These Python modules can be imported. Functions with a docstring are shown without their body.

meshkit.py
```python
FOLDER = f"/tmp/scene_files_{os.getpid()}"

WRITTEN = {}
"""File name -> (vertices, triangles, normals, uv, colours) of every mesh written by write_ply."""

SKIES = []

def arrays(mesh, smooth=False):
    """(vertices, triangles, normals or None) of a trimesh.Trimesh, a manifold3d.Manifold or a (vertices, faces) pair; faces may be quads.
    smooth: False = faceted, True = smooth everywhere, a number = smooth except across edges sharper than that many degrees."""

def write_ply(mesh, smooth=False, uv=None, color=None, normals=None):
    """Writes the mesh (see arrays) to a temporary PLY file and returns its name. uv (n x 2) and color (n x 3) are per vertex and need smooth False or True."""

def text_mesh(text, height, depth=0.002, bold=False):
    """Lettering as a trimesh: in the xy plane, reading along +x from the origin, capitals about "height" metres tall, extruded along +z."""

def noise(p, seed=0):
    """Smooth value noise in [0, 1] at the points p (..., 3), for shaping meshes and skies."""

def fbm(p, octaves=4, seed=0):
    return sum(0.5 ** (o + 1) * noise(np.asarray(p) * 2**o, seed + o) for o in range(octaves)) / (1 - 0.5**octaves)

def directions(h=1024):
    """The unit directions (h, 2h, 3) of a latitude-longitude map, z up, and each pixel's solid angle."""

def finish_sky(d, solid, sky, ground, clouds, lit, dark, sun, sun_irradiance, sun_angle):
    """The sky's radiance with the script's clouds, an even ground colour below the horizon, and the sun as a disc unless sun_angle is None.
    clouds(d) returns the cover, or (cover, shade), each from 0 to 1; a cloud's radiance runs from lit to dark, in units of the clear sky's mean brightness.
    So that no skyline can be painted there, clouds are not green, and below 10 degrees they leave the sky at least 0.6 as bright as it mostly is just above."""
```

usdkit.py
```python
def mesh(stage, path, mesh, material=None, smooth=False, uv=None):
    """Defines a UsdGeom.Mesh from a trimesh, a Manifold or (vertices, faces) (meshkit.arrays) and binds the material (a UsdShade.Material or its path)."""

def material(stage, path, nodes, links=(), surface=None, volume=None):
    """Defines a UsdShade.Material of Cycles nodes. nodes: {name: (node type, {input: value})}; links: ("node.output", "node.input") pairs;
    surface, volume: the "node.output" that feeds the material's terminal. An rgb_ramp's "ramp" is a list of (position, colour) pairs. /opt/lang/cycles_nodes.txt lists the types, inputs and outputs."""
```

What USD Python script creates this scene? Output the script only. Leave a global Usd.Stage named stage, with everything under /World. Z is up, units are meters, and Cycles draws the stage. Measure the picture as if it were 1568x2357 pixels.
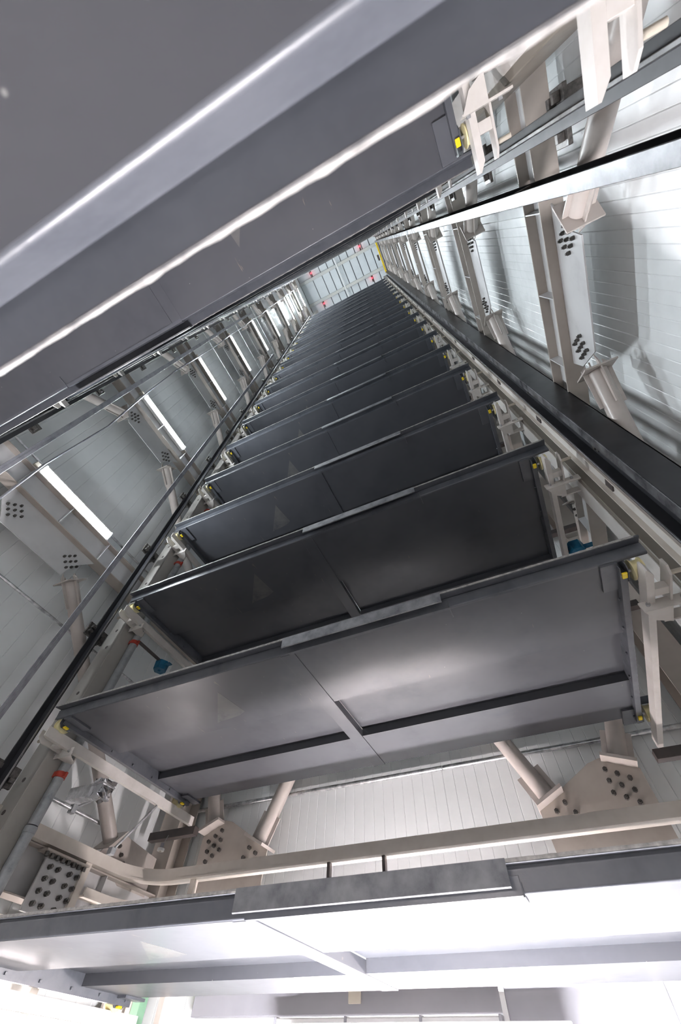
import math, random, re
import numpy as np
import trimesh
import usdkit, meshkit
from shapely.geometry import Polygon
from pxr import Usd, UsdGeom, UsdLux, Gf, Sdf

random.seed(7)
rng = np.random.default_rng(7)
stage = Usd.Stage.CreateInMemory()
UsdGeom.SetStageUpAxis(stage, UsdGeom.Tokens.z)
UsdGeom.SetStageMetersPerUnit(stage, 1.0)
UsdGeom.Xform.Define(stage, '/World')

# ------------------------------------------------------------------ camera (eye at the origin, looking up the shaft)
R = np.array([[0.9047177432839673, 0.4249138173491531, 0.030562277613687086],
              [-0.3388009434582576, 0.7611468921674368, -0.5530545445574486],
              [-0.25826290035341914, 0.49000373097520683, 0.8325843007956715]])
F_PX = 915.71
cam = UsdGeom.Camera.Define(stage, '/World/camera')
cam.CreateHorizontalApertureAttr(24.0)
cam.CreateVerticalApertureAttr(24.0 * 2357 / 1568)
cam.CreateFocalLengthAttr(24.0 * F_PX / 1568)
cam.CreateClippingRangeAttr(Gf.Vec2f(0.02, 200))
cam.CreateFStopAttr(2.8)
cam.CreateFocusDistanceAttr(4.5)
cam.CreateExposureAttr(0.0)
mm = Gf.Matrix4d(*[float(x) for row in (list(R[0]) + [0], list(-R[1]) + [0], list(-R[2]) + [0], [0, 0, 0, 1]) for x in row])
cam.AddTransformOp().Set(mm)

TUBE_STRENGTH = 300.0      # wall tubes along the shaft
LOW_BACK, LOW_LEFT, LOW_FRONT, LOW_FLOOR = 420.0, 70.0, 140.0, 1380.0      # tubes at the foot of the shaft
RED_STRENGTH = 12.0

# ------------------------------------------------------------------ materials
def mat(name, nodes, links, surface='p.BSDF'):
    return usdkit.material(stage, '/World/Looks/' + name, nodes, links, surface=surface)

def paint(name, c1, c2, rough=0.4, scale=3.0, metallic=0.0, bump=0.0, bscale=60.0, spec=0.5, rr=0.12):
    return mat(name, {
        'tc': ('texture_coordinate', {}),
        'n': ('noise_texture', {'scale': scale, 'detail': 6.0, 'roughness': 0.6}),
        'n2': ('noise_texture', {'scale': bscale, 'detail': 3.0}),
        'r': ('rgb_ramp', {'ramp': [(0.3, c1), (0.72, c2)]}),
        'mr': ('map_range', {'value': 0.5, 'from_min': 0.3, 'from_max': 0.75, 'to_min': rough - rr, 'to_max': rough + rr, 'clamp': True}),
        'b': ('bump', {'strength': bump, 'distance': 0.002}),
        'p': ('principled_bsdf', {'metallic': metallic, 'specular_ior_level': spec})},
        [('tc.object', 'n.vector'), ('tc.object', 'n2.vector'), ('n.fac', 'r.fac'), ('r.color', 'p.base_color'), ('n.fac', 'mr.value'),
         ('mr.result', 'p.roughness'), ('n2.fac', 'b.height'), ('b.normal', 'p.normal')])

def emit(name, color, strength):
    return mat(name, {'e': ('emission', {'color': color, 'strength': strength})}, [], 'e.emission')

M = {}
# underside sheet of the pallets: blue-black paint, with a pale smear and fine scratches that stay with the sheet
M['sheet'] = mat('pallet_sheet', {
    'tc': ('texture_coordinate', {}),
    'n': ('noise_texture', {'scale': 1.6, 'detail': 5.0, 'roughness': 0.6}),
    'r': ('rgb_ramp', {'ramp': [(0.25, (0.054, 0.057, 0.066)), (0.75, (0.066, 0.068, 0.076))]}),
    'mr': ('map_range', {'from_min': 0.3, 'from_max': 0.7, 'to_min': 0.30, 'to_max': 0.42, 'clamp': True}),
    'mp2': ('mapping', {'mapping_type': 'point', 'scale': (9.0, 1.1, 1.0), 'rotation': (0, 0, 0.35)}),
    'sc': ('noise_texture', {'scale': 4.0, 'detail': 3.0, 'distortion': 0.3}),
    'sr': ('map_range', {'from_min': 0.735, 'from_max': 0.80, 'to_min': 0.0, 'to_max': 0.5, 'clamp': True}),
    'm2': ('mix_color', {'b': (0.34, 0.27, 0.20)}),
    'vo': ('voronoi_texture', {'scale': 13.0}),
    'vd': ('map_range', {'from_min': 0.028, 'from_max': 0.05, 'to_min': 0.6, 'to_max': 0.0, 'clamp': True}),
    'vs': ('separate_color', {}),
    'vt': ('math', {'math_type': 'greater_than', 'value2': 0.72}),
    'vm': ('math', {'math_type': 'multiply'}),
    'm3': ('mix_color', {'b': (0.32, 0.32, 0.31)}),
    'p': ('principled_bsdf', {'specular_ior_level': 0.42})},
    [('tc.object', 'n.vector'), ('tc.object', 'mp2.vector'), ('mp2.vector', 'sc.vector'), ('sc.fac', 'sr.value'), ('n.fac', 'r.fac'), 
     ('r.color', 'm2.a'), ('sr.result', 'm2.fac'), ('m2.result', 'm3.a'), ('tc.object', 'vo.vector'), ('vo.distance', 'vd.value'), ('vo.color', 'vs.color'), ('vs.r', 'vt.value1'), ('vd.result', 'vm.value1'), ('vt.value', 'vm.value2'), ('vm.value', 'm3.fac'), ('m3.result', 'p.base_color'), ('n.fac', 'mr.value'), ('mr.result', 'p.roughness')])
M['residue'] = paint('pale_residue', (0.060, 0.063, 0.070), (0.115, 0.112, 0.108), 0.40, 7.0)
M['dark'] = paint('pallet_frame_paint', (0.060, 0.065, 0.076), (0.082, 0.087, 0.099), 0.34, 2.5, bump=0.15)
M['lip'] = paint('worn_pallet_lip', (0.15, 0.148, 0.145), (0.40, 0.385, 0.365), 0.45, 30.0, bump=0.8, bscale=90.0)
M['cover'] = paint('worn_cover_plate', (0.095, 0.098, 0.108), (0.21, 0.212, 0.22), 0.36, 9.0, bump=0.4, bscale=40.0)
M['beam'] = paint('warm_grey_steel_paint', (0.37, 0.33, 0.29), (0.43, 0.39, 0.35), 0.42, 4.0)
M['pipe'] = paint('warm_grey_pipe_paint', (0.42, 0.375, 0.34), (0.48, 0.44, 0.41), 0.33, 3.0)
M['gusset'] = paint('grey_gusset_paint', (0.50, 0.50, 0.50), (0.56, 0.56, 0.56), 0.4, 3.0)
M['column'] = paint('column_paint', (0.30, 0.285, 0.26), (0.36, 0.345, 0.32), 0.45, 3.0)
M['shaded_brown'] = paint('shaded_column_paint', (0.17, 0.15, 0.125), (0.22, 0.195, 0.165), 0.45, 3.0)  # darkened to brown: shade on the column side put into the colour
M['support'] = paint('pale_support_paint', (0.56, 0.53, 0.49), (0.66, 0.63, 0.60), 0.42, 6.0)
M['duct'] = paint('cream_trunking_paint', (0.56, 0.51, 0.45), (0.64, 0.59, 0.53), 0.42, 5.0)
M['panel'] = paint('white_wall_panel', (0.78, 0.81, 0.81), (0.83, 0.855, 0.855), 0.34, 1.2)
M['ceil'] = paint('ceiling_panel', (0.62, 0.66, 0.68), (0.70, 0.73, 0.75), 0.5, 1.0)
M['ceil_beam'] = paint('ceiling_beam_paint', (0.48, 0.50, 0.50), (0.62, 0.60, 0.54), 0.5, 1.5)
M['purlin'] = paint('ceiling_gap_paint', (0.09, 0.10, 0.11), (0.14, 0.15, 0.16), 0.5, 2.0)
M['concrete'] = paint('floor_concrete', (0.42, 0.40, 0.38), (0.55, 0.53, 0.50), 0.7, 2.0, bump=0.4)
M['black'] = paint('greased_black_rail', (0.018, 0.0185, 0.021), (0.024, 0.024, 0.027), 0.34, 3.0, rr=0.04, spec=0.35)
M['polish'] = paint('polished_rail_face', (0.03, 0.03, 0.033), (0.20, 0.20, 0.21), 0.30, 3.0, metallic=0.35, bump=0.1, rr=0.16)
M['railmetal'] = paint('bright_steel_rail', (0.20, 0.20, 0.20), (0.30, 0.295, 0.29), 0.28, 2.0, metallic=0.8)
M['galv'] = paint('galvanised_steel', (0.50, 0.51, 0.52), (0.66, 0.67, 0.68), 0.32, 9.0, metallic=0.75)
M['conduit'] = paint('galvanised_conduit', (0.28, 0.30, 0.31), (0.42, 0.43, 0.44), 0.42, 14.0, metallic=0.3)
M['strip'] = paint('grey_strip_steel', (0.30, 0.30, 0.33), (0.38, 0.38, 0.41), 0.35, 5.0, metallic=0.3)
M['bolt'] = paint('dark_bolt_steel', (0.06, 0.058, 0.055), (0.14, 0.13, 0.12), 0.35, 30.0, metallic=0.5)
M['rust'] = paint('dark_primer_steel', (0.045, 0.037, 0.036), (0.085, 0.07, 0.065), 0.5, 8.0)
M['yellow'] = paint('yellow_plastic', (0.78, 0.56, 0.015), (0.84, 0.63, 0.02), 0.35, 5.0)
M['wheel'] = paint('pale_yellow_nylon', (0.74, 0.66, 0.36), (0.80, 0.72, 0.42), 0.4, 5.0)
M['pin'] = paint('ivory_pin', (0.56, 0.51, 0.42), (0.62, 0.57, 0.48), 0.4, 5.0)
M['red'] = paint('red_clamp_paint', (0.38, 0.04, 0.025), (0.48, 0.06, 0.035), 0.4, 8.0)
M['blue'] = paint('blue_plastic', (0.006, 0.08, 0.16), (0.012, 0.13, 0.24), 0.25, 6.0)
M['foil'] = paint('aluminium_foil', (0.62, 0.62, 0.66), (0.80, 0.80, 0.82), 0.16, 20.0, metallic=1.0, bump=1.0, bscale=25.0)
M['white'] = paint('white_enamel', (0.78, 0.78, 0.77), (0.84, 0.84, 0.83), 0.35, 3.0)
M['green'] = paint('green_post_paint', (0.22, 0.42, 0.27), (0.28, 0.50, 0.33), 0.4, 4.0)
M['cabinet'] = paint('pale_grey_cabinet', (0.24, 0.24, 0.265), (0.28, 0.28, 0.305), 0.45, 2.0)
M['plaster'] = paint('white_plaster', (0.70, 0.69, 0.66), (0.76, 0.75, 0.72), 0.7, 2.0)
M['tube'] = emit('wall_tube_light', (0.88, 0.945, 1.0), TUBE_STRENGTH)
for n_, v_ in (('back', LOW_BACK), ('left', LOW_LEFT), ('front', LOW_FRONT), ('floor', LOW_FLOOR)):
    M['low_' + n_] = emit(f'foot_tube_light_{n_}', (1.0, 0.96, 1.0) if n_ == 'floor' else (1.0, 0.90, 0.91), v_)
M['redlamp'] = emit('red_indicator', (1.0, 0.02, 0.03), RED_STRENGTH)

# ------------------------------------------------------------------ mesh helpers
class MB:
    def __init__(self):
        self.p = []
    def add(self, m):
        self.p.append(m); return self
    def box(self, x0, x1, y0, y1, z0, z1, bev=0.0):
        a, b = np.minimum([x0, y0, z0], [x1, y1, z1]), np.maximum([x0, y0, z0], [x1, y1, z1])
        if bev <= 0:
            m = trimesh.creation.box(b - a); m.apply_translation((a + b) / 2)
        else:
            pts = []
            for cx in (0, 1):
                for cy in (0, 1):
                    for cz in (0, 1):
                        c = np.where([cx, cy, cz], b, a); s = np.where([cx, cy, cz], -bev, bev)
                        for ax in range(3):
                            q = c + s; q[ax] = c[ax]; pts.append(q)
            m = trimesh.convex.convex_hull(np.array(pts))
        return self.add(m)
    def prism(self, poly, axis, a0, a1):
        """poly: the outline in the two other axes (x: yz, y: xz, z: xy), extruded from a0 to a1."""
        a0, a1 = min(a0, a1), max(a0, a1)
        m = trimesh.creation.extrude_polygon(Polygon(poly).buffer(0), a1 - a0, engine='earcut')
        v = np.array(m.vertices); u, w, h = v[:, 0], v[:, 1], v[:, 2] + a0
        v = {'x': np.stack([h, u, w], 1), 'y': np.stack([u, h, w], 1), 'z': np.stack([u, w, h], 1)}[axis]
        m = trimesh.Trimesh(v, m.faces, process=False)
        if m.volume < 0: m.invert()
        return self.add(m)
    def cyl(self, p, q, r, n=16):
        p, q = np.array(p, float), np.array(q, float)
        m = trimesh.creation.cylinder(radius=r, segment=[p, q], sections=n)
        return self.add(m)
    def hull(self, pts):
        return self.add(trimesh.convex.convex_hull(np.array(pts, float)))
    def plate(self, pts, n, t):
        """a flat plate: outline points (3D, coplanar, convex) thickened by t along n."""
        pts, n = np.array(pts, float), np.array(n, float)
        return self.hull(np.vstack([pts - n * t / 2, pts + n * t / 2]))
    def mesh(self):
        return trimesh.util.concatenate(self.p) if len(self.p) > 1 else self.p[0]

taken = {}
def numbered(parent, name):
    k = taken.get((parent, name), 0); taken[(parent, name)] = k + 1
    return name if k == 0 else f'{name}_{k:03d}'

def obj(name, mb, m, parent=None, smooth=30, label=None):
    root = '/World' if parent is None else str(parent.GetPath())
    path = f'{root}/{numbered(root, name)}'
    g = usdkit.mesh(stage, path, mb.mesh() if isinstance(mb, MB) else mb, M[m], smooth=smooth)
    if label: g.GetPrim().SetCustomDataByKey('label', label)
    return g.GetPrim()

def tag(o, label, cat, group=None, kind=None):
    for k, v in (('label', label), ('category', cat), ('group', group), ('kind', kind)):
        if v: o.SetCustomDataByKey(k, v)
    return o

def thing(name, label, cat, loc=(0, 0, 0), rotz=0.0, group=None):
    x = UsdGeom.Xform.Define(stage, '/World/' + numbered('/World', name))
    x.AddTranslateOp().Set(Gf.Vec3d(*map(float, loc))); x.AddRotateZOp().Set(float(rotz))
    return tag(x.GetPrim(), label, cat, group)

def dup(root, label, loc, rotz=0.0, group=None):
    was = root.GetCustomData()
    base = re.sub(r'_\d{3}$', '', root.GetName())
    r = thing(base, label, was['category'], loc, rotz, group or was.get('group'))
    r.GetReferences().AddInternalReference(root.GetPath()); r.SetInstanceable(True)
    return r

def struct(name, mb, m, parent=None, smooth=30):
    o = obj(name, mb, m, parent, smooth)
    if parent is None: o.SetCustomDataByKey('kind', 'structure')
    return o

NTH = ['lowest', 'second-lowest', 'third-lowest', 'fourth-lowest', 'fifth-lowest', 'sixth-lowest', 'seventh-lowest', 'eighth-lowest', 'ninth-lowest', 'tenth-lowest',
       'eleventh-lowest', 'twelfth-lowest', 'thirteenth-lowest', 'fourteenth-lowest', 'fifteenth-lowest', 'sixteenth-lowest', 'seventeenth-lowest', 'eighteenth-lowest',
       'nineteenth-lowest', 'twentieth-lowest', 'twenty-first-lowest']

# ------------------------------------------------------------------ layout
PITCH, Z1 = 1.5648, 2.1508
NLEV = 19
DZN = 0.085                                                        # the near stack sits a little higher
def ZK(k): return 0.604 if k == 0 else Z1 + (k - 1) * PITCH       # rim top of pallet k
XC = -1.6465                                                       # centre line of the pallets
YA, YB, YC = 2.22, -0.085, 1.10                                    # shaft edge of the far / near stack, middle of the shaft
XL, XR, YBK, YFR = -5.08, 1.86, 5.15, -2.95                        # faces of the walls
ZF, ZC = -0.95, 37.0                                               # floor and ceiling
STOREY, ZB = 3.13, 4.095                                           # wall beams: underside of the beam in view at the height of 4 m

# ------------------------------------------------------------------ setting: floor, ceiling, ribbed panel walls
struct('floor', MB().box(XL - .2, XR + .2, YFR - .2, YBK + .2, ZF - .15, ZF), 'concrete')

def rib_outline(w, d=0.003, t=0.06):
    """plan of one panel board: a flat face with chamfered edges; u along the wall, w into the wall (negative = towards the room)."""
    g = 0.0003
    return [(g, t), (g, d), (g + .006, 0), (w - g - .006, 0), (w - g, d), (w - g, t)]

def board_wall(name, side, u0, u1, pitch, z0, z1):
    n = int(round((u1 - u0) / pitch)); p = (u1 - u0) / n
    back = MB()
    if side == 'right': back.box(XR + .055, XR + .12, u0, u1, z0, z1)
    elif side == 'left': back.box(XL - .12, XL - .055, u0, u1, z0, z1)
    else: back.box(u0, u1, YBK + .055, YBK + .12, z0, z1)
    w = struct(name, back, 'panel')
    for i in range(n):
        o = rib_outline(p); a = u0 + i * p; mb = MB()
        if side == 'right': mb.prism([(XR + q, a + u) for u, q in o], 'z', z0, z1)
        elif side == 'left': mb.prism([(XL - q, a + u) for u, q in o], 'z', z0, z1)
        else: mb.prism([(a + u, YBK + q) for u, q in o], 'z', z0, z1)
        obj('panel', mb, 'panel', w, smooth=False)
    return w

board_wall('wall_right', 'right', YFR, YBK, 0.1, ZF, ZC)
board_wall('wall_left', 'left', YFR, YBK, 0.2, ZF, ZC)
board_wall('wall_back', 'back', XL, XR, 0.126, ZF, ZC)
struct('wall_front', MB().box(XL, XR, YFR - .12, YFR, ZF, ZC), 'panel')

ce = struct('ceiling', MB().box(XL - .1, XR + .1, YFR - .1, YBK + .1, ZC + .10, ZC + .2), 'purlin')
cx = [XL, -3.98, -3.17, -2.51, -1.94, -1.37, -0.75, -0.13, 0.48, 1.08, XR]
for i in range(len(cx) - 1):
    obj('ceiling_panel', MB().box(cx[i] + .03, cx[i + 1] - .03, YFR, YBK, ZC, ZC + .08, .008), 'ceil', ce, smooth=False)
for y in (0.45, 2.12):
    obj('ceiling_beam', MB().box(XL, XR, y - .11, y + .11, ZC - .30, ZC - .002, .01), 'ceil_beam', ce)
obj('ceiling_pipe', MB().cyl((-1.78, YFR, ZC - .36), (-1.78, YBK, ZC - .36), .05), 'white', ce)

# ------------------------------------------------------------------ parking pallets
def make_pallet(name, label, cov, div):
    """origin: pallet centre line, shaft-side edge, rim top; local y runs away from the shaft."""
    t = thing(name, label, 'parking pallet')
    x0, x1, th = -2.613, 2.687, 0.006
    # folded front edge: rim, sloping web, lower fold
    arc = [(.078 - .011 * math.cos(q), -.0855 - .011 * math.sin(q)) for q in np.linspace(0, math.pi / 2, 6)]
    pr = [(0.0, 0.0), (0.0, -0.0125), (0.066, -0.0035), (.066, -.016), (0.058, -0.018), (0.060, -0.0235)] + arc + [(.09, -.0965), (.09, -.0915), (.074, -.086), (.071, -.022), (.071, 0.0)]
    obj('front_rim', MB().prism(pr, 'x', x0, x1), 'dark', t, smooth=40)
    # tread-plate lip: a thin worn strip whose edge is nicked
    n = 420; xs = np.linspace(x0 + .03, x1 - .03, n); jit = np.abs(rng.normal(0, 1, n)); jit = np.convolve(jit, [.25, .5, .25], 'same')
    prof = []
    for k in range(n):
        d = 0.002 + 0.0022 * jit[k]
        prof.append([(-d, 0.002 + .0008 * jit[k]), (-d, -0.0055 - .0006 * jit[k]), (0.002, -0.0128), (0.03, 0.0030)])
    prof = np.array(prof); v = np.concatenate([np.repeat(xs, 4)[:, None], prof.reshape(-1, 2)], 1)
    f = []
    for k in range(n - 1):
        for j in range(4):
            a, b = k * 4 + j, k * 4 + (j + 1) % 4
            f += [[a, a + 4, b + 4], [a, b + 4, b]]
    f += [[0, 1, 2], [0, 2, 3], [(n - 1) * 4, (n - 1) * 4 + 2, (n - 1) * 4 + 1], [(n - 1) * 4, (n - 1) * 4 + 3, (n - 1) * 4 + 2]]
    lip = trimesh.Trimesh(v, np.array(f), process=False); lip.fix_normals()
    obj('rim_lip', lip, 'lip', t, smooth=50)
    # wheel-track sheet, left and right of the divider: low front track, raised middle, low rear track
    def sheet(a, b, zl):
        y1, y2, ye = 0.84, 1.485, 2.10
        top = [(0.076, zl), (y1, zl), (y1 + .004, zl + .07), (y2 - .004, zl + .07), (y2, zl), (ye - .02, zl), (ye, zl + .015), (ye, zl + .09)]
        lo = top
        up = [(0.076, zl + th)] + [(y1 - .006, zl + th), (y1 - .002, zl + .076), (y2 + .002, zl + .076), (y2 + .006, zl + th), (ye - .023, zl + th), (ye - .006, zl + .019), (ye - .006, zl + .09)]
        return MB().prism(lo + list(reversed(up)), 'x', a, b)
    obj('track_sheet', sheet(-2.50, div[0] + .01, -.0975), 'sheet', t, smooth=False)
    obj('track_sheet', sheet(div[1] + .004, 2.50, -.0945), 'sheet', t, smooth=False)
    obj('divider_bar', MB().box(div[0], div[1], .088, 2.10, -.0990, -.03, .001), 'sheet', t, smooth=False)
    obj('residue_mark', MB().prism([(-.83, .30), (-.77, .66), (-.86, .70), (-1.13, .73)], 'z', -.0986, -.0976), 'residue', t, smooth=False, label='pale triangular residue mark')
    # cover plate that joins the two halves of the front edge
    cp = [(-.007, .004), (-.007, -.086), (-.001, -.090), (.006, -.086), (.0, -.082), (.0, .004)]
    obj('cover_plate', MB().prism(cp, 'x', cov[0], cov[1]), 'cover', t, smooth=False)
    obj('cover_fold', MB().prism([(.055, -.040), (.064, -.100), (.09, -.100), (.09, -.0965), (.069, -.0965), (.060, -.038)], 'x', cov[0] + .03, cov[1] + .03), 'dark', t, smooth=False)
    obj('stop_tab', MB().box(cov[1] + .03, cov[1] + .036, .06, .17, -.106, -.06), 'dark', t, smooth=False)
    # end beams with roller yokes
    for s in (-1, 1):
        b = MB()
        b.box(s * 2.492, s * 2.498, .10, 2.10, -.150, -.01)
        b.box(s * 2.498, s * 2.535, .16, 2.10, -.150, -.144)
        b.box(s * 2.529, s * 2.535, .16, 2.10, -.144, -.04)
        obj('end_beam', b, 'dark', t, smooth=False)
        for yb in (.09, 1.93):
            y = MB().box(s * 2.395, s * 2.498, yb - .01, yb + .24, -.114, -.094)
            y.prism([(yb, -.02), (yb, -.135), (yb + .03, -.165), (yb + .13, -.165), (yb + .16, -.135), (yb + .16, -.02)], 'x', s * 2.535, s * 2.541)
            y.box(s * 2.535, s * 2.66, yb, yb + .006, -.08, -.015)
            obj('roller_yoke', y, 'dark', t, smooth=False)
            w = MB().cyl((s * 2.570, yb + .085, -.117), (s * 2.579, yb + .085, -.117), .070, 28)
            w.cyl((s * 2.579, yb + .085, -.117), (s * 2.634, yb + .085, -.117), .0585, 28).cyl((s * 2.634, yb + .085, -.117), (s * 2.641, yb + .085, -.117), .070, 28)
            wh = obj('roller', w, 'wheel', t)
            obj('axle', MB().cyl((s * 2.53, yb + .085, -.117), (s * 2.655, yb + .085, -.117), .011, 12), 'galv', wh)
            obj('yellow_stop', MB().box(s * 2.500, s * 2.532, yb + .045, yb + .095, -.166, -.150, .003), 'yellow', t, smooth=False)
        for k in range(6):
            obj('rivet', MB().box(s * 2.480, s * 2.493, .42 + .32 * k, .438 + .32 * k, -.128, -.110, .002), 'dark', t, smooth=False)
    return t

def place(o, loc, rotz=0.0):
    x = UsdGeom.Xformable(o)
    for op in x.GetOrderedXformOps():
        if op.GetOpType() == UsdGeom.XformOp.TypeTranslate: op.Set(Gf.Vec3d(*map(float, loc)))
        else: op.Set(float(rotz))

pa = make_pallet('parking_pallet', 'x', (0.003, 1.345), (-.055, .075))
pb = make_pallet('near_parking_pallet', 'x', (-.12, 1.22), (-.10, -.005))
for k in range(NLEV):
    la = f'{NTH[k]} dark steel parking pallet of the far stack, seen from below'
    if k == 0: pa.SetCustomDataByKey('label', 'lowest dark steel parking pallet of the far stack, underside glaring white with light'); place(pa, (XC, YA, ZK(0)))
    else: dup(pa, la, (XC, YA, ZK(k)), 0, 'pallets of the far stack')
    lb = f'{NTH[max(k - 1, 0)]} dark steel parking pallet of the near stack at the top left'
    if k == 0: pb.SetCustomDataByKey('label', 'huge blurred dark steel pallet filling the top left corner, nearest the camera'); place(pb, (XC, YB, ZK(0)), 180)
    elif k >= 2: dup(pb, lb, (XC, YB, ZK(k) + DZN), 180, 'pallets of the near stack')
pa.SetCustomDataByKey('group', 'pallets of the far stack'); pb.SetCustomDataByKey('group', 'pallets of the near stack')

# ------------------------------------------------------------------ pallet supports: a rail with bracket and latch at each end of each level
ZS = -0.266                                  # underside of a rail below the rim
def make_support(name, sx, sy):
    """origin: inner shaft-side corner of the rail's underside. sx: towards the end wall, sy: away from the shaft."""
    t = thing(name, 'x', 'pallet support')
    P = lambda *pts: [(sx * a, sy * b) for a, b in pts]
    obj('rail', MB().prism(P((0, 0), (.012, .0), (.046, .055), (.046, 2.30), (0, 2.30)), 'z', 0, .09), 'support', t, smooth=False)
    B = lambda x0, x1, y0, y1, z0, z1: MB().box(sx * x0, sx * x1, sy * y0, sy * y1, z0, z1, .002)
    br = B(-.045, .27, .315, .330, -.045, .030)
    br.box(sx * .07, sx * .27, sy * .455, sy * .470, -.045, .030, .002)
    br.prism(P((-.045, .315), (.12, .315), (.12, .470), (.02, .42)), 'z', -.052, -.045)
    br.box(sx * .10, sx * .115, sy * .33, sy * .46, -.045, .03)
    bk = obj('bracket', br, 'support', t, smooth=False)
    for xx in (.0, .20):
        obj('bolt', MB().cyl((sx * xx, sy * .315, -.005), (sx * xx, sy * .298, -.005), .014, 6), 'galv', bk, smooth=False)
    obj('latch_plate', MB().prism([(sy * .03, .09), (sy * .03, .03), (sy * .08, -.01), (sy * .36, -.01), (sy * .36, .09)], 'x', sx * .128, sx * .142), 'support', t, smooth=False)
    obj('latch_block', B(.046, .128, .19, .255, .0, .055), 'support', t, smooth=False)
    obj('latch_pin', MB().cyl((sx * .142, sy * .11, .035), (sx * .235, sy * .11, .035), .015, 14), 'pin', t)
    obj('rear_arm', B(-.05, .66, 2.30, 2.385, -.085, .0), 'rust', t, smooth=False)
    return t
sup = {}
for st, sy, y0 in (('far', 1, 2.265), ('near', -1, -.02)):
    for sd, sx in (('right', 1), ('left', -1)):
        xi = XC + sx * 2.5835
        for k in range(NLEV):
            nm = f'pallet_support'
            label = f'pale grey {sd} shelf rail with latch bracket under the {NTH[k if st == "far" or k == 0 else k - 1]} pallet of the {st} stack'
            if st == 'near' and k == 1: label = f'pale grey {sd} shelf rail standing empty between the two lowest pallets of the near stack'
            loc = (xi, y0, ZK(k) + ZS + (DZN if st == 'near' and k else 0))
            if (st, sd) not in sup:
                s_ = make_support(nm, sx, sy); s_.SetCustomDataByKey('label', label); s_.SetCustomDataByKey('group', 'pallet shelf rails'); place(s_, loc); sup[(st, sd)] = s_
            else:
                src = sup[(st, sd)]
                r = thing(nm, label, 'pallet support', loc, 0, 'pallet shelf rails')
                r.GetReferences().AddInternalReference(src.GetPath()); r.SetInstanceable(True)

# ------------------------------------------------------------------ shaft columns
ZT = 35.5
def column(label, sx, x0, x1, y0, y1, holes=False, m='column'):
    t = thing('column', label, 'column', ((x0 + x1) / 2, (y0 + y1) / 2, ZF))
    cx_, cy_ = (x0 + x1) / 2, (y0 + y1) / 2
    w, d = abs(x1 - x0) / 2, abs(y1 - y0) / 2
    obj('shaft', MB().box(-w, w, -d, d, 0, ZT - ZF, .006), m, t, smooth=False)
    if m == 'shaded_brown':  # pale strip added to show the column face that catches the light
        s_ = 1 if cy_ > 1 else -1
        obj('lit_face_strip', MB().box(-w - .012, -w, *sorted((s_ * (d - .18), s_ * d)), 0, ZT - ZF, .002), 'support', t, smooth=False)
    if holes:  # dark discs stand in for the darkness of open bolt holes
        for k in range(22):
            z = 1.38 - ZF + .44 * k - (0.18 if k % 2 else 0)
            if z < 12: obj('hole_disc', MB().cyl((0.0, -d - .003, z), (0.0, -d + .01, z), .02, 16), 'rust', t)
    return t
column('warm grey box column with dark discs as bolt holes beside the left ends of the far pallets', -1, -4.66, -4.42, 2.50, 2.77, True)
column('warm grey box column behind the rails at the right ends of the far pallets', 1, 1.20, 1.42, 2.60, 2.83, m='shaded_brown')
column('warm grey box column at the left ends of the near pallets, mostly hidden', -1, -4.66, -4.42, -.53, -.26)
column('warm grey box column at the right ends of the near pallets, top right', 1, 1.20, 1.42, -.60, -.37, m='shaded_brown')
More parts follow.
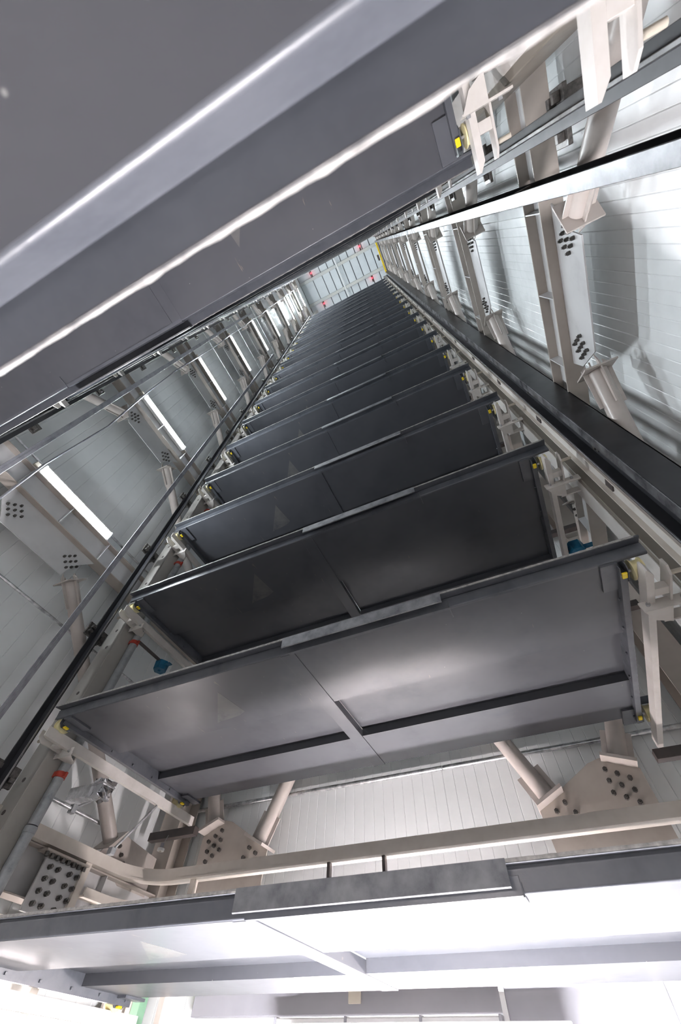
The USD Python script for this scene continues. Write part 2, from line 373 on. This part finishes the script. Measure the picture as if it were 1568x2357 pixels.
def h_column(label, x, y):
    t = thing('corner_column', label, 'column', (x, y, ZF))
    h = ZT - ZF
    obj('flange', MB().box(-.15, .15, -.15, -.135, 0, h), 'beam', t, smooth=False)
    obj('flange', MB().box(-.15, .15, .135, .15, 0, h), 'beam', t, smooth=False)
    obj('web', MB().box(-.006, .006, -.135, .135, 0, h), 'beam', t, smooth=False)
h_column('warm grey H-section column in the back left corner', -4.80, 4.92)
h_column('warm grey H-section column in the back right corner', 1.58, 4.92)
h_column('warm grey H-section column in the front left corner, hidden above the near pallets', -4.80, -2.72)
h_column('warm grey H-section column in the front right corner at the top right', 1.58, -2.72)

# conduit with red clamps on the left column
t = thing('conduit_pipe', 'galvanised conduit pipe with red clamps on the left column', 'pipe', (-4.375, 2.715, ZF))
cz = [ZF, 1.33, 4.6, 7.8, 11.0, 14.2, 17.4, 20.6, 24]
for a, b in zip(cz[:-1], cz[1:]):
    obj('pipe_length', MB().cyl((0, 0, a - ZF), (0, 0, b - ZF - .01), .048, 20).cyl((0, 0, b - ZF - .06), (0, 0, b - ZF - .01), .054, 20), 'conduit', t)
for k in range(12):
    z = 1.735 + PITCH * k - ZF
    c = MB().cyl((0, 0, z - .025), (0, 0, z + .025), .055, 20).box(.035, .085, -.012, .012, z - .02, z + .02).box(-.05, 0, -.05, -.04, z - .025, z + .025)
    obj('clamp', c, 'red', t, label='red pipe clamp')

# ------------------------------------------------------------------ guide rails
ZR = 30.4
def t_rail(label, sx, x0, y, clamp_side):
    """T-section lift guide rail: flange towards the wall, blade towards the pallets, with clamps at every level."""
    t = thing('guide_rail', label, 'guide rail', (x0, y, ZF))
    h = ZR - ZF
    obj('flange', MB().box(sx * .085, sx * .10, -.062, .062, 0, h, .002), 'black', t, smooth=False)
    obj('blade', MB().box(sx * .006, sx * .085, -.010, .010, 0, h, .002), 'black', t, smooth=False)
    obj('running_edge', MB().box(0, sx * .007, -.009, .009, 0, h, .002), 'railmetal', t, smooth=False)
    for k in range(18):
        z = 1.60 + PITCH * k - ZF
        c = MB().box(sx * .10, sx * .125, -.14, .14, z - .085, z + .085, .003).box(sx * .06, sx * .10, .062, .11, z - .05, z - .01, .003).box(sx * .06, sx * .10, -.11, -.062, z + .01, z + .05, .003)
        c.box(sx * .06, sx * .10, -.12, -.07, z - .05, z - .02, .003).box(sx * .125, sx * .22, clamp_side * .05, clamp_side * .12, z - .07, z + .07, .003)
        obj('clamp', c, 'bolt', t, smooth=False)
t_rail('black T-section guide rail with dark clamps left of the far pallets', -1, -4.40, 2.27, 1)
t_rail('black T-section guide rail with dark clamps beside the left ends of the near pallets', -1, -4.40, -.075, -1)
t_rail('dark T-section guide rail between the counterweight rail and the right column', 1, 1.20, 2.24, 1)
t_rail('dark T-section guide rail at the right ends of the near pallets', 1, 1.20, -.065, -1)

def cw_rail(label, x0, x1, y0, y1, face):
    t = thing('counterweight_rail', label, 'guide rail', (x0, (y0 + y1) / 2, ZF))
    h = ZR - ZF; d = (y1 - y0) / 2; w = x1 - x0
    obj('web', MB().box(.0, w, -d, -d + .03, 0, h, .002) if face < 0 else MB().box(0, w, d - .03, d, 0, h, .002), 'black', t, smooth=False)
    obj('flange', MB().box(w - .012, w, -d, d, 0, h, .002), 'black', t, smooth=False)
    obj('running_face', MB().box(-.008, .0, -d, d, 0, h, .003), 'polish', t, smooth=False, label='polished running face')
cw_rail('black counterweight rail with a polished face, lower of the two on the right wall', 1.25, 1.47, 2.03, 2.12, -1)
cw_rail('black counterweight rail with a shiny polished face, upper of the two on the right wall', 1.25, 1.45, .205, .298, 1)
t = thing('channel_rail', 'pale channel rail running up beside the right column of the far stack', 'guide rail', (1.24, 2.44, ZF))
for y in (-.085, .075):
    obj('flange', MB().box(0, .05, y, y + .012, 0, ZR - ZF), 'duct', t, smooth=False)
obj('web', MB().box(.04, .05, -.075, .075, 0, ZR - ZF), 'support', t, smooth=False)
for k in range(18):
    z = 1.45 + PITCH * k - ZF
    obj('joint_plate', MB().box(.028, .04, -.05, .05, z - .06, z + .06, .002), 'rust', t, smooth=False)
for y, w in ((1.89, 'the far pallets'), (.205, 'the near pallets')):
    t = thing('tape_strip', f'slim grey steel strip hanging down the left wall nearest {w}', 'strip', (-4.45, y, ZF))
    obj('strip', MB().box(-.006, .006, -.036, .036, 0, 16.9 - ZF, .002).box(.006, .012, -.004, .004, 0, 16.9 - ZF), 'strip', t, smooth=False)
    obj('hook', MB().cyl((0, 0, 16.88 - ZF), (-.25, 0, 17.1 - ZF), .02, 10), 'galv', t)

# ------------------------------------------------------------------ wall beams with gusset plates, and the braces below them
def make_beam():
    """right wall; origin: beam centre line at its underside; rotated by 180 degrees for the left wall."""
    t = thing('wall_beam', 'x', 'beam')
    L, b, h = 3.72, .092, .365
    obj('bottom_flange', MB().box(-b, b, -L, L, 0, .014, .002), 'beam', t, smooth=False)
    obj('top_flange', MB().box(-b, b, -L, L, h - .014, h, .002), 'beam', t, smooth=False)
    obj('web', MB().box(-.005, .005, -L, L, .014, h - .014), 'gusset', t, smooth=False)
    for y in (-2.9, -2.2, -1.5, -.67, .02, .67, 1.5, 2.2, 2.9):
        obj('stiffener', MB().box(-b + .004, -.005, y - .005, y + .005, .014, h - .014), 'gusset', t, smooth=False)
    for s in (-1, 1):
        gp = [(s * .70, 0), (s * .68, -.03), (s * .55, -.24), (s * .47, -.46), (s * .43, -.46), (0, -.46), (0, 0)]
        if s > 0: plate = MB().prism([(-.70, 0), (-.66, -.05), (-.50, -.25), (-.46, -.46), (.44, -.46), (.64, -.20), (.66, -.02), (.66, 0)], 'x', -.006, .006)
        if s > 0: g = obj('gusset_plate', plate, 'gusset', t, smooth=False)
    for s in (-1, 1):
        dy, dz = s * .72, -.69
        for i in range(3):
            for j in range(3):
                a, c = (i - 1) * .075, (j - 1) * .075
                y = s * .44 + a * dy / 1.0 * 1.0 - c * dz * s * .9; z = -.235 + a * dz + c * .72
                obj('bolt', MB().cyl((-.006, y, z), (-.030, y, z), .017, 6).cyl((-.030, y, z), (-.042, y, z), .010, 10), 'bolt', g, smooth=30)
    return t
beam0 = make_beam()
def make_brace(s):
    """brace pipe on the right wall, from the gusset plate down towards +-y; origin: its upper end."""
    t = thing('brace_pipe', 'x', 'brace')
    d = np.array([0, s * .735, -.678]); d /= np.linalg.norm(d); n = np.array([0, -d[2], d[1]]); X = np.array([1., 0, 0])
    ln = 3.05
    obj('pipe', MB().cyl(d * .03, d * ln, .075, 28), 'pipe', t)
    pl = [X * a + n * b for a, b in ((-.13, -.13), (.13, -.13), (.13, .13), (-.13, .13))]
    obj('end_plate', MB().plate([p + d * .02 for p in pl], d, .014), 'pipe', t, smooth=False)
    obj('end_plate', MB().plate([p + d * (ln - .02) for p in pl], d, .014), 'pipe', t, smooth=False)
    e = d * ln
    obj('node_plate', MB().plate([e + n * .16, e - n * .16, e + np.array([0, s * .30, -.30]), e + np.array([0, s * .75, -.30]), e + np.array([0, s * .75, .05])], X, .014), 'pipe', t, smooth=False)
    for i in range(2):
        for j in range(3):
            q = e + d * (.09 + .09 * j) + n * (.08 * (2 * i - 1))
            obj('bolt', MB().cyl(q - X * .007, q - X * .035, .02, 6).cyl(q - X * .035, q - X * .046, .011, 10), 'bolt', t)
    for sg in (-1, 1):
        obj('fin', MB().plate([d * -.10 + n * sg * .075, d * .36 + n * sg * .075, d * .36 + n * sg * .105, d * -.02 + n * sg * .115], X, .012), 'pipe', t, smooth=False)
        obj('fin', MB().plate([d * -.06 + X * sg * .070, d * .36 + X * sg * .070, d * .36 + X * sg * .105, d * -.02 + X * sg * .115], n, .012), 'pipe', t, smooth=False)
    return t
brace = {1: make_brace(1), -1: make_brace(-1)}
first = {'b': True, 1: True, -1: True}
XBR, XBL = 1.55, -4.77
for lv in range(-1, 10):
    z = ZB + STOREY * lv
    for side in ('right', 'left'):
        x = XBR if side == 'right' else XBL; rot = 0 if side == 'right' else 180
        label = f'{NTH[lv + 1]} warm grey H-section beam with bolted gusset plate on the {side} wall'
        if first['b']: beam0.SetCustomDataByKey('label', label); beam0.SetCustomDataByKey('group', 'wall beams'); place(beam0, (x, YC, z), rot); first['b'] = False
        else: dup(beam0, label, (x, YC, z), rot, 'wall beams')
        for s in (1, -1):
            # on the left wall the 180 degree turn swaps the y direction
            ydir = s if side == 'right' else -s
            lb = f'warm grey round brace pipe under the {NTH[lv + 1]} beam of the {side} wall, {"back" if ydir > 0 else "front"} one'
            loc = (x, YC + ydir * .60, z - .43)
            if lv < 0: continue
            if first[s]: brace[s].SetCustomDataByKey('label', lb); brace[s].SetCustomDataByKey('group', 'wall braces'); place(brace[s], loc, rot); first[s] = False
            else: dup(brace[s], lb, loc, rot, 'wall braces')
        # dark rail arms from the beam to the guide rails
    for y, w in ((2.10, 'lower'), (.26, 'upper')):
        o = obj('rail_arm', MB().box(1.34, 1.64, y - .045, y + .045, z + .04, z + .14, .003), 'rust')
        tag(o, f'short dark steel arm joining the {NTH[lv + 1]} right beam to the {w} counterweight rail', 'bracket', 'rail arms')

# slim girt pipes and sag rods along the walls
for z, w in ((3.25, 'lowest'), (4.81, 'second-lowest'), (7.82, 'third-lowest'), (10.9, 'fourth-lowest'), (12.65, 'fifth-lowest'), (15.8, 'sixth-lowest'), (18.9, 'seventh-lowest')):
    t = thing('girt_pipe', f'slim shiny pipe running level along the left wall, {w} of them', 'pipe', (-4.92, YC, z), 0, 'level pipes on the left wall')
    for a, b in ((-3.7, -1.3), (-1.29, 1.0), (1.01, 3.7)):
        obj('pipe_length', MB().cyl((0, a, 0), (0, b, 0), .018, 12), 'galv', t)
    for y in (-1.3, 1.0):
        obj('coupling', MB().cyl((0, y - .03, 0), (0, y + .03, 0), .024, 12), 'galv', t)

# ------------------------------------------------------------------ fluorescent lights on the left wall
LZ = [4.55, 7.62, 10.85, 14.0, 17.3, 20.42, 23.64, 25.87, 27.98, 30.1, 32.1]
def make_light():
    t = thing('wall_light', 'x', 'fluorescent light')
    obj('body', MB().box(-.10, -.045, -.60, .60, -.085, .085, .008).box(-.05, -.035, -.60, .60, .074, .085).box(-.05, -.035, -.60, .60, -.085, -.074), 'white', t, smooth=False)
    a = np.linspace(-90, 90, 13); pl = [(-.045 + .040 * math.cos(math.radians(q)), .068 * math.sin(math.radians(q))) for q in a]
    m = MB().prism(pl, 'y', -.595, .595)
    obj('diffuser', m, 'tube', t)
    for s in (-1, 1): obj('end_cap', MB().box(-.10, -.018, s * .595, s * .62, -.085, .085, .005), 'white', t, smooth=False)
    obj('cable_gland', MB().box(-.12, -.03, -.72, -.63, -.05, .03, .006), 'pin', t, smooth=False)
    return t
l0 = make_light()
for i, z in enumerate(LZ):
    lb = f'{NTH[i]} lit fluorescent tube light on the left wall of the shaft'
    if i == 0: l0.SetCustomDataByKey('label', lb); l0.SetCustomDataByKey('group', 'tube lights on the left wall'); place(l0, (-4.66, 1.08, z))
    else: dup(l0, lb, (-4.66, 1.08, z), 0, 'tube lights on the left wall')
# cable between the lights
t = thing('light_cable', 'thin conduit linking the wall lights up the left wall', 'conduit', (-4.645, .43, ZF))
zs = [ZF] + LZ
for a, b in zip(zs[:-1], zs[1:]):
    off = rng.uniform(-.04, .08)
    mid = (0, off, (a + b) / 2 - ZF)
    obj('conduit_length', MB().cyl((0, 0, a - ZF), mid, .012, 10).cyl(mid, (0, 0, b - ZF), .014, 10), 'strip', t)

# ------------------------------------------------------------------ back wall: gusset nodes, braces, girt, curved trunking
def back_node(sx, x, label):
    t = thing('brace_node', label, 'gusset', (x, 4.95, 1.68))
    P = [(-.42, .22), (-.12, .36), (.0, .33), (.33, .15), (.59, -.01), (.55, -.5), (-.42, -.5)]
    P = [(sx * a, b) for a, b in P]
    obj('plate', MB().prism(P, 'y', -.008, .008), 'beam', t, smooth=False)
    for i in range(3):
        for j in range(3):
            u = np.array([.86, .5]) * (i - 1) * .10 + np.array([-.1, .99]) * (j - 1) * -.10 + (-.20, .10)
            p = (sx * u[0], -.008, u[1])
            obj('bolt', MB().cyl(p, (p[0], -.04, p[2]), .022, 6).cyl((p[0], -.04, p[2]), (p[0], -.052, p[2]), .012, 10), 'bolt', t)
    for u in ((.34, .03), (.44, -.03), (.28, -.06), (.38, -.12)):
        p = (sx * u[0], -.008, u[1])
        obj('bolt', MB().cyl(p, (p[0], -.04, p[2]), .022, 6).cyl((p[0], -.04, p[2]), (p[0], -.052, p[2]), .012, 10), 'bolt', t)
    for nm, a, b in (('column', (-.27, .29), (-.90, 2.0)), ('middle', (.46, .07), (1.55, 2.40))):
        a, b = np.array([sx * a[0], 0, a[1]]), np.array([sx * b[0], 0, b[1]])
        d = (b - a) / np.linalg.norm(b - a); n = np.cross(d, (0, 1, 0)); Y = np.array([0, 1., 0])
        p_ = thing('back_brace', f'round grey pipe rising from the {"left" if sx > 0 else "right"} back gusset plate towards the {nm}', 'brace', tuple(np.array([x, 4.95, 1.68]) + a))
        obj('pipe', MB().cyl(d * .02, d * np.linalg.norm(b - a), .085, 28), 'pipe', p_)
        obj('end_plate', MB().plate([Y * i * .15 + n * j * .15 for i, j in ((-1, -1), (1, -1), (1, 1), (-1, 1))], d, .03), 'pipe', p_, smooth=False)
        for sg in (-1, 1): obj('fin', MB().plate([n * sg * .08 + d * .015, n * sg * .135 + d * .015, n * sg * .135 + d * .3, n * sg * .08 + d * .3], Y, .014), 'pipe', p_, smooth=False)
back_node(1, -3.92, 'grey bolted gusset plate on the back wall, left of the two')
back_node(-1, .36, 'grey bolted gusset plate on the back wall, right of the two')
t = thing('back_girt', 'shiny level pipe across the back wall below the second pallet', 'pipe', (XC, 5.08, 2.26))
for a, b in ((-3.3, .5), (.51, 3.4)):
    obj('pipe_length', MB().cyl((a, 0, 0), (b, 0, 0), .022, 12).box(a, b, .0, .05, .02, .03), 'galv', t)

def trunking(name, label, r, z, h, xo, yo, depth, ys=.9):
    """a flat-faced cable trunking that turns the back left corner in an arc."""
    path = [(xo, ys)] + [(xo + r - r * math.cos(q), yo - r + r * math.sin(q)) for q in np.linspace(0, math.pi / 2, 14)] + [(1.45, yo)]
    path = np.array(path); tan = np.gradient(path, axis=0); tan /= np.linalg.norm(tan, axis=1)[:, None]
    tan[0] = (0, 1); tan[-1] = (1, 0)
    nor = np.stack([tan[:, 1], -tan[:, 0]], 1)                    # towards the room
    t = thing(name, label, 'cable trunking', (xo, yo, z))
    def sweep(o0, o1, z0, z1):
        a, b = path + nor * o0, path + nor * o1; n = len(path); v = []
        for i in range(n): v += [(*a[i], z0), (*b[i], z0), (*b[i], z1), (*a[i], z1)]
        v = np.array(v) - (xo, yo, 0); f = []
        for i in range(n - 1):
            for j in range(4):
                p, q = i * 4 + j, i * 4 + (j + 1) % 4
                f += [[p, q, q + 4], [p, q + 4, p + 4]]
        f += [[0, 2, 1], [0, 3, 2], [n * 4 - 4, n * 4 - 3, n * 4 - 2], [n * 4 - 4, n * 4 - 2, n * 4 - 1]]
        m = trimesh.Trimesh(v, np.array(f), process=False); m.fix_normals(); return m
    obj('face', sweep(0, .012, 0, h), 'duct', t, smooth=35)
    obj('lower_lip', sweep(-depth, .02, -.012, .004), 'duct', t, smooth=35)
    return t
tr = trunking('curved_trunking', 'cream steel cable trunking curving round the back left corner, upper one', .42, 1.345, .095, -4.62, 4.42, .12)
for _ in (0,):
    obj('post', MB().box(.70, .76, .02, .08, -1.2, -.012), 'duct', tr, smooth=False)
obj('post', MB().box(-.07, .0, -.80, -.72, -1.2, -.012), 'duct', tr, smooth=False)
for x in (2.35, 2.92): obj('strap', MB().box(x, x + .03, .01, .06, -.30, -.012), 'rust', tr, smooth=False)
trunking('lower_trunking', 'cream steel cable trunking curving round the back left corner, lower one', .42, 1.10, .06, -4.60, 4.40, .10, 3.72)

# splice plate with bolt rows on the lowest left beam, bottom left of the picture
t = thing('splice_plate', 'bolted splice plate at the lower left with two rows of big bolts', 'splice plate', (-4.662, 3.39, 1.09))
obj('plate', MB().box(-.012, .012, -.20, .24, -.20, .18, .003), 'gusset', t, smooth=False)
for i in range(4):
    for j in range(4):
        y, z = -.13 + .095 * i + (.05 if i > 1 else 0), -.14 + .085 * j
        obj('bolt', MB().cyl((.012, y, z), (.045, y, z), .022, 6).cyl((.045, y, z), (.06, y, z), .013, 10), 'bolt', t)
obj('flange_plate', MB().box(-.06, .08, -.28, .26, .20, .215), 'beam', t, smooth=False)
for i in range(8):
    y = -.24 + .068 * i
    obj('bolt', MB().cyl((.04, y, .20), (.04, y, .165), .02, 6), 'bolt', t)

# foil-wrapped duct end beside the left brace
t = thing('foil_wrap', 'crumpled silver foil wrap on a square duct end at the lower left', 'foil wrap', (-4.52, 3.34, 1.86))
v = trimesh.creation.box((.16, .17, .17)); v = v.subdivide().subdivide(); p = np.array(v.vertices); p += .008 * rng.normal(0, 1, p.shape); v.vertices = p
tag(t, 'crumpled silver foil wrap on a square duct end at the lower left', 'foil wrap')
obj('wrap', v, 'foil', t, smooth=False)
obj('duct_stub', MB().box(-.45, -.05, -.06, .06, -.06, .06), 'galv', t, smooth=False)
obj('tie', MB().box(-.085, .085, -.09, .09, .03, .045), 'galv', t, smooth=False)

# small rods, hanging sensor and blue caps
t = thing('sag_rod', 'slim shiny rod slanting up to the left shelf rail of the second pallet', 'rod', (-4.30, 3.80, 1.62))
obj('rod', MB().cyl((-.12, -.10, -.20), (.06, .12, .26), .013, 12), 'galv', t); obj('clip', MB().box(-.15, -.09, -.13, -.07, -.23, -.17, .004), 'conduit', t, smooth=False)
t = thing('wall_rod', 'slim shiny level rod with a clip on the left wall behind the left column', 'rod', (-4.86, 3.35, 1.73))
obj('rod', MB().cyl((0, -.75, 0), (0, .55, 0), .02, 12), 'galv', t); obj('clip', MB().box(-.03, .03, -.03, .03, -.04, .04, .005), 'conduit', t, smooth=False); obj('arm', MB().cyl((0, 0, 0), (.0, .25, .2), .014, 10), 'conduit', t)
t = thing('ceiling_sensor', 'small white round sensor hanging on a rod below the dark arm at the lower left', 'sensor', (-4.45, 4.40, 1.66))
obj('rod', MB().cyl((0, 0, 0), (0, .05, .12), .004, 8), 'galv', t); obj('head', MB().cyl((0, 0, -.02), (0, 0, .03), .02, 16), 'cabinet', t)
obj('disc', MB().cyl((0, 0, -.045), (0, 0, -.02), .04, 24), 'white', t); obj('eye', MB().cyl((0, 0, -.05), (0, 0, -.045), .012, 12), 'pin', t)
for x, y, z, w in ((-4.38, 3.26, 3.31, 'left end of the third pallet'), (1.075, 3.55, 3.49, 'right end of the third pallet')):
    t = thing('blue_cap', f'small blue plastic box by the {w} of the far stack', 'plastic box', (x, y, z))
    obj('body', MB().hull([(r * math.cos(a), r * math.sin(a), h) for h, r in ((-.06, .085), (.06, .095)) for a in np.arange(6) * math.pi / 3]), 'blue', t, smooth=False)
    obj('knob', MB().cyl((0, 0, -.06), (0, 0, -.075), .022, 14), 'blue', t)
    obj('arm', MB().box(-.02, .02, -.50, .0, .05, .07) if x < 0 else MB().box(-.095, .0, -.02, .02, -.02, .02), 'rust', t, smooth=False)
    obj('tab', MB().box(.07, .17, -.03, .03, .0, .01), 'blue', t, smooth=False)

# ------------------------------------------------------------------ foot of the shaft: lights, cabinet, posts
def foot_light(label, loc, along, ln, m, turn=0, flat=False):
    t = thing('foot_light', label, 'fluorescent light', loc, (0 if along == 'x' else 90) + turn)
    h = ln / 2
    tray = MB().box(-h, h, -.09, .09, -.06, -.03, .005) if flat else MB().box(-h, h, .03, .06, -.09, .09, .005)
    obj('tray', tray, 'white', t, smooth=False)
    obj('tube', MB().cyl((-h + .05, 0, 0), (h - .05, 0, 0), .022, 20), m, t)
    for s in (-1, 1): obj('lamp_holder', MB().box(s * (h - .05), s * h, -.03, .03, -.035, .035, .004), 'white', t, smooth=False)
foot_light('lit fluorescent tube before the back wall under the lowest far pallet, just below the picture', (-1.55, 4.62, .30), 'x', 2.2, 'low_back')
foot_light('lit fluorescent tube on the left wall at the bottom left corner', (-4.86, 4.0, .36), 'y', 1.5, 'low_left')
foot_light('lit fluorescent tube lying on the floor below the lowest far pallet, outside the frame', (-1.0, 2.95, ZF + .10), 'x', 2.4, 'low_floor', flat=True)
foot_light('lit fluorescent tube low on the front wall below the near pallet, outside the frame', (-1.2, -2.86, .0), 'x', 1.95, 'low_front', 180)
t = thing('lamp_rail', 'white enamelled rail across the back wall at the bottom of the picture', 'rail', (-1.93, 4.84, .40))
obj('rail', MB().box(-.97, .97, -.03, .05, -.05, .03, .008), 'white', t, smooth=False)
for x in (-.97, -.3, .35, .97): obj('clip', MB().box(x - .012, x + .012, -.036, .05, -.056, .036, .003), 'cabinet', t, smooth=False)
t = thing('cabinet', 'pale grey cabinet with a strap on the back wall at the bottom right', 'cabinet', (-.15, 5.02, .45))
obj('body', MB().box(-.78, 1.2, -.12, .1, -.20, .17, .01), 'cabinet', t, smooth=False)
obj('strap', MB().box(.30, .36, -.13, -.12, -.20, .19), 'white', t, smooth=False)
obj('strap', MB().box(-.80, -.76, -.14, .0, -.20, .17), 'white', t, smooth=False)
t = thing('wall_board', 'pale grey board across the back wall above the lowest tube', 'board', (-2.4, 5.06, .58))
obj('board', MB().box(-1.6, 1.45, -.03, .07, -.12, .12, .006), 'cabinet', t, smooth=False)
obj('switch', MB().box(-.88, -.80, -.045, -.03, .02, .10, .004), 'rust', t, smooth=False)
obj('socket', MB().box(.10, .22, -.045, -.03, -.06, .03, .004), 'pin', t, smooth=False)
for x, y, lb in ((-4.42, 4.72, 'green painted post with a cream edge at the bottom left'), ):
    t = thing('green_post', lb, 'post', (x, y, ZF))
    obj('post', MB().box(-.03, .07, -.05, .05, 0, 1.75, .004), 'green', t, smooth=False); obj('edge', MB().box(-.10, -.03, -.05, .05, 0, 1.75, .004), 'duct', t, smooth=False)
for y0 in (2.6, 3.3):
    o = obj('wall_tile', MB().box(-4.99, -4.96, y0, y0 + .66, -.5, .9, .004), 'plaster'); tag(o, 'cream lining board on the left wall beside the foot light, ' + ('front one' if y0 < 3 else 'back one'), 'board')

# ------------------------------------------------------------------ top of the shaft: yellow frame, red lamps
t = thing('yellow_frame', 'yellow counterweight frame at the top of the shaft between the right rails', 'frame', (1.30, 1.18, 30.45))
obj('plate', MB().box(-.05, .05, -.95, .95, -.15, .15, .01), 'yellow', t, smooth=False)
obj('side_bar', MB().box(.09, .14, -1.0, 1.0, -.25, .25, .01), 'rust', t, smooth=False)
obj('slot', MB().box(-.06, -.04, -.75, -.4, -.06, .06), 'rust', t, smooth=False); obj('slot', MB().box(-.06, -.04, .35, .75, -.06, .06), 'rust', t, smooth=False)
sh = MB().cyl((-.2, -.05, 0), (-.1, -.05, 0), .17, 24)
obj('sheave', sh, 'rust', t)
obj('shackle', MB().add(trimesh.creation.torus(.10, .025, 16, 8)).add(trimesh.creation.torus(.10, .025, 16, 8).apply_translation((-.02, .2, 0))).p[0].apply_transform(trimesh.transformations.rotation_matrix(1.57, (0, 1, 0))).apply_translation((-.25, -.1, 0)), 'white', t)
for x, y, lb in ((.33, .06, 'upper right'), (.41, 2.42, 'lower right'), (-3.88, .06, 'upper left'), (-3.89, 2.42, 'lower left')):
    t = thing('red_lamp', f'small glowing red lamp under the ceiling, {lb} of the four', 'lamp', (x, y, ZC - .06))
    obj('base', MB().box(-.05, .05, -.28, .28, 0, .06, .01), 'rust', t, smooth=False)
    obj('lens', trimesh.creation.icosphere(2, .06).apply_translation((0, 0, -.05)), 'redlamp', t)
